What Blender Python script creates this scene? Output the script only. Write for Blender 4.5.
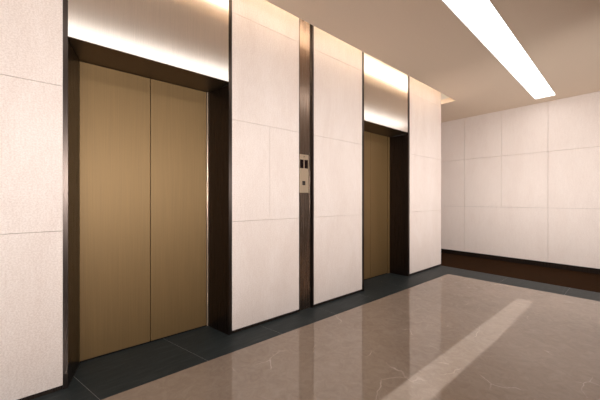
import bpy, bmesh, math
from mathutils import Vector
for o in list(bpy.data.objects): bpy.data.objects.remove(o)
S = bpy.context.scene; C = S.collection

# ---------------- camera, world, exposure, big lights ----------------
cam = bpy.data.cameras.new('camera'); co = bpy.data.objects.new('camera', cam); C.objects.link(co)
cam.sensor_width = 36; cam.lens = 36*289/600; cam.shift_y = -0.8/600; cam.clip_start = .02
co.location = (2.357, 0, 1.2); co.rotation_euler = (math.pi/2, 0, math.radians(49.884))
S.camera = co
w = bpy.data.worlds.new('world'); S.world = w; w.use_nodes = True
w.node_tree.nodes['Background'].inputs[0].default_value = (1, .9, .8, 1)
w.node_tree.nodes['Background'].inputs[1].default_value = .0
S.view_settings.view_transform = 'Standard'; S.view_settings.look = 'None'
S.view_settings.gamma = 1; S.view_settings.use_curve_mapping = False
S.view_settings.exposure = 1.58
LIGHT = 1.7       # linear ceiling light
COVE = 15.0       # warm strip in the slot above the lift wall
FILLP = 25.0  # power of the unseen fill lamps
PANEL2 = 7.0

def area(name, loc, rot, sx, sy, power, col, spread=math.pi):
    l = bpy.data.lights.new(name, 'AREA'); l.shape = 'RECTANGLE'; l.size = sx; l.size_y = sy
    l.energy = power; l.color = col; l.spread = spread
    o = bpy.data.objects.new(name, l); C.objects.link(o); o.location = loc; o.rotation_euler = rot
    return o

# unseen fill lamps added across the lobby, aimed at lift and end walls
for n_, (x_, y_, tx, ty, tz, p_) in enumerate([(4.5, -1.6, 0, -1.2, 1.45, .27), (4.5, .8, 0, 1.0, 1.45, .27), (4.5, 3.3, 0, 3.7, 1.45, .27), (4.3, 2.2, .9, 6.6, 1.35, .48)]):
    d_ = Vector((tx-x_, ty-y_, tz-1.55))
    area('added_wall_fill', (x_, y_, 1.55), d_.to_track_quat('-Z', 'Y').to_euler(), 2.0 if n_ < 3 else .6, .12, FILLP*p_, (1, .975, .955), math.radians(66))
# narrow beam added to imitate the linear light's reflection on the floor
BEAM = .55
p0, p1 = Vector((1.365, -.6, 2.932)), Vector((1.415, 4.27, 2.932))
q0, q1 = Vector((1.37, -.6, 0)), Vector((1.520, 4.27, 0))
ly = (p1-p0).normalized(); dz = -(((q0+q1)-(p0+p1))/2).normalized(); lx = ly.cross(dz).normalized(); ly = dz.cross(lx)
from mathutils import Matrix
rot = Matrix((lx, ly, dz)).transposed().to_euler()
area('added_stripe_beam', (p0+p1)/2, rot, .19, (p1-p0).length, BEAM, (.96, .98, 1), math.radians(.7))
H = 2.92; YE = 5.326; YB = 6.61; XR = 4.6; YF = -3.0; SL = .252; ZT = 3.3

# ---------------- materials ----------------
def mat(name):
    m = bpy.data.materials.new(name); m.use_nodes = True; nt = m.node_tree
    return m, nt, nt.nodes['Principled BSDF']
def N(nt, t, **k):
    n = nt.nodes.new(t)
    for a, v in k.items(): setattr(n, a, v)
    return n
def coords(nt, scale):
    tc = N(nt, 'ShaderNodeTexCoord'); mp = N(nt, 'ShaderNodeMapping'); mp.inputs['Scale'].default_value = scale
    nt.links.new(tc.outputs['Object'], mp.inputs[0]); return mp.outputs[0]
def noise(nt, vec, scale, detail=4, rough=.5, dist=0):
    n = N(nt, 'ShaderNodeTexNoise'); n.inputs['Scale'].default_value = scale; n.inputs['Detail'].default_value = detail
    n.inputs['Roughness'].default_value = rough; n.inputs['Distortion'].default_value = dist
    nt.links.new(vec, n.inputs['Vector']); return n.outputs['Fac']
def ramp(nt, fac, stops):
    r = N(nt, 'ShaderNodeValToRGB'); e = r.color_ramp.elements
    while len(e) < len(stops): e.new(.5)
    for el, (p, c) in zip(e, stops): el.position = p; el.color = (*c, 1)
    nt.links.new(fac, r.inputs[0]); return r.outputs[0]
def mix(nt, a, b, fac=None, f=.5, mode='MIX'):
    m = N(nt, 'ShaderNodeMix', data_type='RGBA', blend_type=mode)
    m.inputs[0].default_value = f
    if fac is not None: nt.links.new(fac, m.inputs[0])
    for s, v in ((6, a), (7, b)):
        if isinstance(v, tuple): m.inputs[s].default_value = (*v, 1)
        else: nt.links.new(v, m.inputs[s])
    return m.outputs[2]
def bump(nt, b, h, strength, dist=.002):
    n = N(nt, 'ShaderNodeBump'); n.inputs['Strength'].default_value = strength; n.inputs['Distance'].default_value = dist
    nt.links.new(h, n.inputs['Height']); nt.links.new(n.outputs[0], b.inputs['Normal'])

def stone(name, c, dark, light):
    m, nt, b = mat(name)
    v = coords(nt, (1, 1, .18)); fine = noise(nt, v, 60, 5, .6)
    v2 = coords(nt, (1, 1, .35)); big = noise(nt, v2, 4, 6, .6, .6)
    v3 = coords(nt, (1, 1, 1)); gr = noise(nt, v3, 110, 3, .8)
    a = ramp(nt, fine, [(.3, dark), (.5, c), (.72, light)])
    bb = ramp(nt, big, [(.35, dark), (.5, c), (.65, light)])
    col = mix(nt, a, bb, f=.5)
    col = mix(nt, col, ramp(nt, gr, [(.42, tuple(x*.93 for x in dark)), (.58, tuple(min(1, x*1.08) for x in light))]), f=.4)
    nt.links.new(col, b.inputs['Base Color']); b.inputs['Roughness'].default_value = .55
    b.inputs['Specular IOR Level'].default_value = .3
    bump(nt, b, gr, .35, .0015); return m
M_stone = stone('cream_stone', (.78, .665, .60), (.70, .57, .505), (.85, .75, .70))
M_back = stone('cream_stone_far', (.77, .665, .605), (.715, .60, .54), (.81, .715, .655))

def brushed(name, col, rough, metallic, axis=(40, 40, .6), var=.18, aniso=.0, grain=6):
    m, nt, b = mat(name)
    n1 = noise(nt, coords(nt, axis), grain, 3, .6)
    d = tuple(x*(1-var) for x in col); l = tuple(min(1, x*(1+var)) for x in col)
    nt.links.new(ramp(nt, n1, [(.3, d), (.7, l)]), b.inputs['Base Color'])
    r = N(nt, 'ShaderNodeMapRange'); r.inputs['To Min'].default_value = rough*.9; r.inputs['To Max'].default_value = rough*1.1
    nt.links.new(n1, r.inputs['Value']); nt.links.new(r.outputs[0], b.inputs['Roughness'])
    b.inputs['Metallic'].default_value = metallic
    return m
M_door = brushed('brushed_brass_door', (.19, .112, .042), .5, .5, (30, 30, .35), .10)
M_steel = brushed('brushed_champagne_steel', (.76, .70, .64), .21, 1, (40, 40, .5), .05)
M_bronze = brushed('dark_bronze', (.065, .047, .038), .28, .85, (30, 30, .4), .12)
M_soffit = brushed('bronze_soffit', (.16, .11, .065), .35, .8, (20, 20, 1), .1)
M_edge = brushed('polished_bronze_edge', (.075, .058, .05), .3, 1, (30, 30, .4), .1)
M_channel = brushed('bronze_channel', (.30, .22, .17), .27, 1, (60, 60, .4), .12)
M_plate = brushed('champagne_plate', (.62, .47, .33), .3, .7, (40, 40, .6), .06)
M_apron = brushed('brown_bronze_plate', (.034, .016, .007), .9, .0, (1.5, 12, 3), .25)
M_apron.node_tree.nodes['Principled BSDF'].inputs['Specular IOR Level'].default_value = .02

def plain(name, c, rough=.6, spec=.3, metallic=0):
    m, nt, b = mat(name); b.inputs['Base Color'].default_value = (*c, 1); b.inputs['Roughness'].default_value = rough
    b.inputs['Specular IOR Level'].default_value = spec; b.inputs['Metallic'].default_value = metallic
    v = coords(nt, (1, 1, 1)); g = noise(nt, v, 90, 3); nt.links.new(ramp(nt, g, [(.3, tuple(x*.97 for x in c)), (.7, c)]), b.inputs['Base Color'])
    return m
M_ceil = plain('taupe_ceiling_paint', (.90, .745, .595), .7, .2)
M_white = plain('white_paint', (.8, .78, .75), .6)
M_joint = plain('stone_joint_grey', (.42, .38, .355), .8, .1)  # grey backing colour visible in the stone joints
M_black = plain('black_glass', (.012, .006, .006), .15, .6)
M_gap = plain('dark_gap', (.01, .009, .008), .8, .1)
M_farside = plain('opposite_wall_stone', (.20, .165, .14), .6)
M_grout = plain('pale_joint', (.30, .29, .28), .7)

def slate():
    m, nt, b = mat('dark_slate')
    n1 = noise(nt, coords(nt, (6, 1, 1)), 5, 6, .65, .4); n2 = noise(nt, coords(nt, (1, 1, 1)), 120, 3, .6)
    c = ramp(nt, n1, [(.3, (.019, .025, .027)), (.55, (.031, .039, .041)), (.75, (.055, .066, .068))])
    c = mix(nt, c, ramp(nt, n2, [(.3, (.018, .023, .024)), (.7, (.055, .065, .067))]), f=.25)
    nt.links.new(c, b.inputs['Base Color']); b.inputs['Roughness'].default_value = .5; b.inputs['Specular IOR Level'].default_value = .18
    return m
M_slate = slate()

def marble():
    m, nt, b = mat('polished_taupe_marble')
    v = coords(nt, (1, 1, 1))
    big = noise(nt, v, 1.7, 8, .62, .8); med = noise(nt, v, 11, 9, .7, 1.5)
    c = ramp(nt, big, [(.3, (.29, .222, .172)), (.5, (.335, .262, .208)), (.7, (.375, .30, .245))])
    c2 = ramp(nt, med, [(.3, (.26, .198, .152)), (.5, (.335, .262, .208)), (.72, (.42, .345, .285))])
    c = mix(nt, c, c2, f=.5)
    # fine pale veins: warped voronoi edges broken up by noise
    wv = N(nt, 'ShaderNodeTexNoise'); wv.inputs['Scale'].default_value = 3; wv.inputs['Detail'].default_value = 5
    nt.links.new(v, wv.inputs['Vector'])
    add = N(nt, 'ShaderNodeMix', data_type='RGBA', blend_type='LINEAR_LIGHT'); add.inputs[0].default_value = .10
    nt.links.new(v, add.inputs[6]); nt.links.new(wv.outputs['Color'], add.inputs[7])
    vo = N(nt, 'ShaderNodeTexVoronoi', feature='DISTANCE_TO_EDGE'); vo.inputs['Scale'].default_value = 3.6
    nt.links.new(add.outputs[2], vo.inputs['Vector'])
    vein = ramp(nt, vo.outputs['Distance'], [(0, (1, 1, 1)), (.014, (0, 0, 0))])
    brk = ramp(nt, noise(nt, v, 2.6, 3), [(.56, (0, 0, 0)), (.66, (.9, .9, .9))])
    f = mix(nt, vein, brk, f=1, mode='MULTIPLY')
    c = mix(nt, c, (.58, .48, .41), fac=f)
    nt.links.new(c, b.inputs['Base Color'])
    b.inputs['Roughness'].default_value = .045; b.inputs['Specular IOR Level'].default_value = .6
    return m
M_marble = marble()

def emit(name, c, s):
    m = bpy.data.materials.new(name); m.use_nodes = True; nt = m.node_tree; nt.nodes.clear()
    e = N(nt, 'ShaderNodeEmission'); o = N(nt, 'ShaderNodeOutputMaterial')
    e.inputs[0].default_value = (*c, 1); e.inputs[1].default_value = s; nt.links.new(e.outputs[0], o.inputs[0]); return m
M_light = emit('light_diffuser', (1, .975, .955), LIGHT)
M_cove = emit('warm_strip', (1, .90, .76), COVE)

# ---------------- mesh helpers ----------------
class MB:
    def __init__(s): s.bm = bmesh.new()
    def box(s, x0, x1, y0, y1, z0, z1):
        return s.prism([(x0, y0), (x1, y0), (x1, y1), (x0, y1)], z0, z1)
    def prism(s, pts, z0, z1):
        lo = [s.bm.verts.new((x, y, z0)) for x, y in pts]; hi = [s.bm.verts.new((x, y, z1)) for x, y in pts]
        s.bm.faces.new(lo[::-1]); s.bm.faces.new(hi); n = len(pts)
        for i in range(n): s.bm.faces.new((lo[i], lo[(i+1) % n], hi[(i+1) % n], hi[i]))
        return s
    def yprism(s, pts, y0, y1):           # outline in x,z swept along y
        lo = [s.bm.verts.new((x, y0, z)) for x, z in pts]; hi = [s.bm.verts.new((x, y1, z)) for x, z in pts]
        s.bm.faces.new(lo[::-1]); s.bm.faces.new(hi); n = len(pts)
        for i in range(n): s.bm.faces.new((lo[i], lo[(i+1) % n], hi[(i+1) % n], hi[i]))
        return s
    def build(s, name, m, parent=None, bevel=0):
        bmesh.ops.recalc_face_normals(s.bm, faces=s.bm.faces)
        me = bpy.data.meshes.new(name); s.bm.to_mesh(me); s.bm.free(); me.materials.append(m)
        o = bpy.data.objects.new(name, me); C.objects.link(o)
        if parent:
            o.parent = parent; o.matrix_parent_inverse = parent.matrix_basis.inverted()
        if bevel:
            b = o.modifiers.new('bevel', 'BEVEL'); b.width = bevel; b.segments = 2; b.limit_method = 'ANGLE'
        return o
def empty(name, loc): o = bpy.data.objects.new(name, None); C.objects.link(o); o.location = loc; return o
def struct(o): o['kind'] = 'structure'; return o
def tag(o, label, cat, group=None):
    o['label'] = label; o['category'] = cat
    if group: o['group'] = group
    return o

# ---------------- floor ----------------
def bx(y): return .268 + .0158*(y-.23)            # inner edge of the slate border along the lift wall
def by(x): return 4.80 + .045*(x-.34)             # inner edge of the border along the far wall
yc = 4.80; g = .0012
fl = struct(MB().prism([(bx(YF), YF), (XR, YF), (XR, by(XR)), (.342, yc)], -.06, 0).build('floor', M_marble))
sb = MB(); ys = [YF, -2.0, -1.3, -.6, .125, .785, 1.475, 2.205, 2.92, 3.62, 4.32]
shr = [0, 0, 0, .1, .28, .27, .22, .1, .05, 0, 0]
for i in range(len(ys)):
    a = ys[i]+g; b_ = (ys[i+1]-g) if i+1 < len(ys) else None; ka = shr[i]; kb = shr[i+1] if b_ else 0
    if b_: sb.prism([(-.40, a-.40*ka), (bx(a), a+bx(a)*ka), (bx(b_), b_+bx(b_)*kb), (-.40, b_-.40*kb)], -.06, 0)
    else:  sb.prism([(-.40, a), (bx(a), a), (.342, yc), (.342, YE), (-.40, YE)], -.06, 0)
xs = [.342, 1.02, 1.72, 2.42, 3.12, 3.82, XR]
for i in range(len(xs)-1):
    a, b_ = xs[i]+g, xs[i+1]-g
    sb.prism([(a, by(a)), (b_, by(b_)), (b_, YE), (a, YE)], -.06, 0)
sb.box(-1.6, -.40-2*g, YE-.45, YE, -.06, 0)
sb.build('slate_border', M_slate, fl)
jn = MB()
for y, k_ in list(zip(ys, shr))[1:]: jn.prism([(-.40, y-g-.4*k_), (bx(y), y-g+bx(y)*k_), (bx(y), y+g+bx(y)*k_), (-.40, y+g-.4*k_)], -.05, -.0004)
for x in xs[1:-1]: jn.box(x-g, x+g, by(x), YE, -.05, -.0004)
jn.build('border_joint', M_grout, fl)
MB().box(-1.6, XR, YE+.001, YB+.03, -.06, 0).build('bronze_floor_strip', M_apron, fl)

# ---------------- ceiling ----------------
def lc(y): return 1.2935 - .0207*(y-6.31)         # centre line of the linear light
LW = .137; L0, L1 = -2.4, 6.31; gp = .002
cl = MB(); z1 = H+.08
cl.prism([(SL, YF), (lc(YF)-LW-gp, YF), (lc(YB)-LW-gp, YB), (SL, YB)], H, z1)
cl.prism([(lc(YF)+LW+gp, YF), (XR, YF), (XR, YB), (lc(YB)+LW+gp, YB)], H, z1)
cl.prism([(lc(L1)-LW, L1), (lc(L1)+LW, L1), (lc(YB)+LW, YB), (lc(YB)-LW, YB)], H, z1)
cl.prism([(lc(YF)-LW, YF), (lc(YF)+LW, YF), (lc(L0)+LW, L0), (lc(L0)-LW, L0)], H, z1)
cl.box(-1.6, SL, YE, YB, H, z1)
ceil = struct(cl.build('ceiling', M_ceil))
MB().box(-1.6, XR, YF, YB, ZT, ZT+.05).build('slot_top', M_white, ceil)
MB().box(.62, .66, YF, YE, z1, ZT).build('slot_back', M_white, ceil)
MB().box(.0, .66, YE, YE+.03, z1, ZT).build('slot_end', M_white, ceil)

# ---------------- left (lift) wall ----------------
E1 = dict(a=.056, b=1.163, ja=.13, jb=1.10, s=.602)
E2 = dict(a=3.084, b=4.185, ja=3.155, jb=4.147, s=3.64)
ZB, J1, J2, J3 = .028, 1.0, 1.912, 2.868
wl = struct(empty('wall_left', (0, 0, 0)))
def pier(y0, y1, splits={}, x_ret=None):
    m = MB(); q = .0011; rows = [ZB, J1, J2, J3, ZT]
    for i in range(4):
        edges = [y0]+splits.get(i, [])+[y1]
        for j in range(len(edges)-1):
            m.box(-.025, 0, edges[j]+(q if j else 0), edges[j+1]-(q if j < len(edges)-2 else 0), rows[i]+(q if i else 0), rows[i+1]-q)
    return m.build('stone_cladding', M_stone, wl)
pier(YF, .03, {0: [-1.2], 1: [-1.9, -.62], 2: [-1.2], 3: [-1.9]})
pier(1.195, 1.972, {1: [1.60]})
pier(2.187, 3.042)
pier(4.275-.045, YE)
core = MB()
core.box(-.5, -.0255, YF, .029, 0, ZT); core.box(-.5, -.0255, 1.197, 3.04, 0, ZT); core.box(-.5, -.0255, 4.232, YE-.026, 0, ZT)
core.build('joint_backing', M_joint, wl)
# return of the last pier, facing the far wall
MB().box(-1.6, -.0255, YE-.025, YE, ZB, ZT).build('stone_return', M_stone, wl)
MB().box(-.9, -.5, YF, YE-.03, -.0, ZT).build('wall_core', M_gap, wl)
bbm = MB()
for y0, y1 in ((YF, .03), (1.195, 1.972), (2.187, 3.042), (4.23, YE)): bbm.box(-.0254, -.004, y0+.001, y1-.001, .0005, ZB-.001)
struct(bbm.build('baseboard_left', M_bronze))

# bronze channel with shallow return sides
ch = MB().box(-.0245, -.022, 1.973, 2.186, .0008, ZT)
tr = struct(ch.build('trim_1', M_channel))
MB().box(-.022, .001, 1.973, 1.979, .0008, ZT-.001).build('channel_edge', M_edge, tr)
MB().prism([(-.022, 2.150), (.001, 2.163), (.001, 2.186), (-.022, 2.186)], .0008, ZT-.001).build('channel_edge', M_edge, tr)

# ---------------- elevators ----------------
ZH = 2.238; XD = -.30
def elevator(name, e, y_l, y_r, label, strip):
    t = empty(name, (0, (e['a']+e['b'])/2, 0)); tag(t, label, 'elevator', None)
    MB().box(-.022, -.002, e['a'], e['b'], ZH, ZT-.001).build('header_panel', M_steel, t)
    MB().yprism([(-.023, ZH), (-.002, ZH-.004), (-.002, ZH-.0005), (-.022, ZH-.0005)], e['a'], e['b']).build('header_lip', M_bronze, t)
    MB().yprism([(-.003, ZH-.004), (XD, ZH-.022), (XD-.05, ZH-.022), (XD-.05, ZH+.1), (-.03, ZH+.1), (-.03, ZH-.002)], e['a']+.001, e['b']-.001).build('soffit', M_soffit, t)
    zj = ZH-.026
    j = MB().prism([(-.003, y_l+.001), (-.003, e['a']), (XD, e['ja']), (XD, y_l+.001)], .0008, ZH-.03).build('jamb', M_bronze, t)
    j2 = MB().prism([(-.003, y_r-.001), (-.003, e['b']), (XD, e['jb']), (XD, y_r-.001)], .0008, ZH-.03).build('jamb', M_bronze, t)
    MB().box(-.0255, .002, y_l+.001, e['a']-.001, .0008, ZT-.001).build('edge_trim', M_edge, t)
    MB().box(-.0255, .002, e['b']+.001, y_r-.001, .0008, ZT-.001).build('edge_trim', M_edge, t)
    zt = ZH-.026
    MB().box(XD-.032, XD-.004, e['ja']-.03, e['s']-.002, .010, zt).build('door_panel', M_door, t, .0015)
    MB().box(XD-.032, XD-.004, e['s']+.002, e['jb']-strip-.003, .010, zt).build('door_panel', M_door, t, .0015)
    MB().box(XD-.030, XD+.001, e['jb']-strip, e['jb']-.001, .001, zt).build('door_post', M_plate if strip < .03 else M_door, t)
    MB().box(XD-.05, XD-.036, e['ja']-.06, e['jb']+.02, .0008, zt+.01).build('door_backing', M_gap, t)
    MB().box(XD-.034, XD-.002, e['ja'], e['jb'], .0008, .008).build('door_sill', M_gap, t)
    return t
elevator('elevator', E1, .03, 1.195, 'elevator doorway with two closed brass doors, the nearer and larger one at left', .012)
elevator('elevator', E2, 3.042, 4.23, 'farther elevator doorway mostly hidden behind the stone pier right of the call panel', .06)

# ---------------- call panel ----------------
cp = empty('elevator_call_panel', (-.0219, 2.05, 1.48))
tag(cp, 'narrow champagne metal elevator call panel with two dark displays on the bronze strip', 'call panel')
MB().box(-.0219, -.014, 1.990, 2.122, 1.27, 1.685).build('face_plate', M_plate, cp, .002)
for y0, y1 in ((1.998, 2.048), (2.061, 2.112)):
    MB().box(-.0139, -.0122, y0, y1, 1.535, 1.628).build('display', M_black, cp, .001)
rim = MB(); 
for i in range(1): rim.box(-.0139, -.0115, 2.030, 2.072, 1.352, 1.398)
rm = rim.build('button_rim', M_bronze, cp, .002)
MB().box(-.0114, -.009, 2.040, 2.062, 1.363, 1.387).build('button', M_edge, rm, .001)
bm = bmesh.new(); bmesh.ops.create_cone(bm, cap_ends=True, segments=16, radius1=.006, radius2=.006, depth=.002)
for v in bm.verts: v.co = Vector((-.0128+v.co.z, 2.055+v.co.x, 1.660+v.co.y))
k = MB(); k.bm.free(); k.bm = bm; k.build('key_switch', M_gap, cp)

# ---------------- far wall, other walls ----------------
bw = MB(); q = .0016
rows = [.092, 1.046, 2.04, H+.02]; cols_a = [-1.6, -.75, -.08, .59, 1.28, 1.95, 2.62, 3.30, 3.98, XR]; cols_b = [-1.6, -.08, 1.28, 2.62, 3.98, XR]
for i in range(3):
    cc = cols_b if i == 0 else cols_a
    for j in range(len(cc)-1): bw.box(cc[j]+q, cc[j+1]-q, YB, YB+.03, rows[i]+q*(i > 0), rows[i+1]-q)
wb = struct(bw.build('wall_back', M_back))
MB().box(-1.6, XR, YB+.0305, YB+.08, 0, ZT).build('joint_backing', M_joint, wb)
bb = struct(MB().box(-1.6, XR, YB+.012, YB+.0300, .0005, .078).build('baseboard_back', M_bronze))
MB().box(-1.6, XR, YB-.004, YB+.0300, .079, .091).build('cap_strip', M_edge, bb)
struct(MB().box(XR, XR+.08, YF, YB+.08, 0, ZT).build('wall_right', M_farside))
struct(MB().box(-.9, XR+.08, YF-.08, YF, 0, ZT).build('wall_front', M_farside))
struct(MB().box(-1.68, -1.6, YE-.5, YB+.08, 0, ZT).build('wall_alcove', M_stone))

# ---------------- lights as fixtures ----------------
t = empty('ceiling_light', (lc(2), 2, H)); tag(t, 'long recessed linear ceiling light with a glowing white diffuser', 'ceiling light')
MB().prism([(lc(L0)-LW+.004, L0+.004), (lc(L0)+LW-.004, L0+.004), (lc(L1)+LW-.004, L1-.004), (lc(L1)-LW+.004, L1-.004)], H+.016, H+.03).build('diffuser', M_light, t)
fr = MB()
for s in (-1, 1):
    fr.prism([(lc(L0)+s*LW, L0), (lc(L0)+s*(LW-.0035), L0), (lc(L1)+s*(LW-.0035), L1), (lc(L1)+s*LW, L1)], H+.001, H+.06)
for y, d in ((L0, .0035), (L1-.0035, .0035)): fr.prism([(lc(y)-LW+.004, y), (lc(y)+LW-.004, y), (lc(y)+LW-.004, y+d), (lc(y)-LW+.004, y+d)], H+.001, H+.06)
fr.build('frame', M_white, t)
MB().box(.36, .372, YF, YE-.001, z1, z1+.14).build('slot_light_blocker', M_white, ceil)  # unseen lip added to keep the strip's direct light off the wall
c = MB().box(.46, .49, YF+.05, YE-.03, z1+.002, z1+.022).build('cove_light', M_cove)
tag(c, 'warm strip light hidden in the slot between ceiling and stone wall', 'strip light')
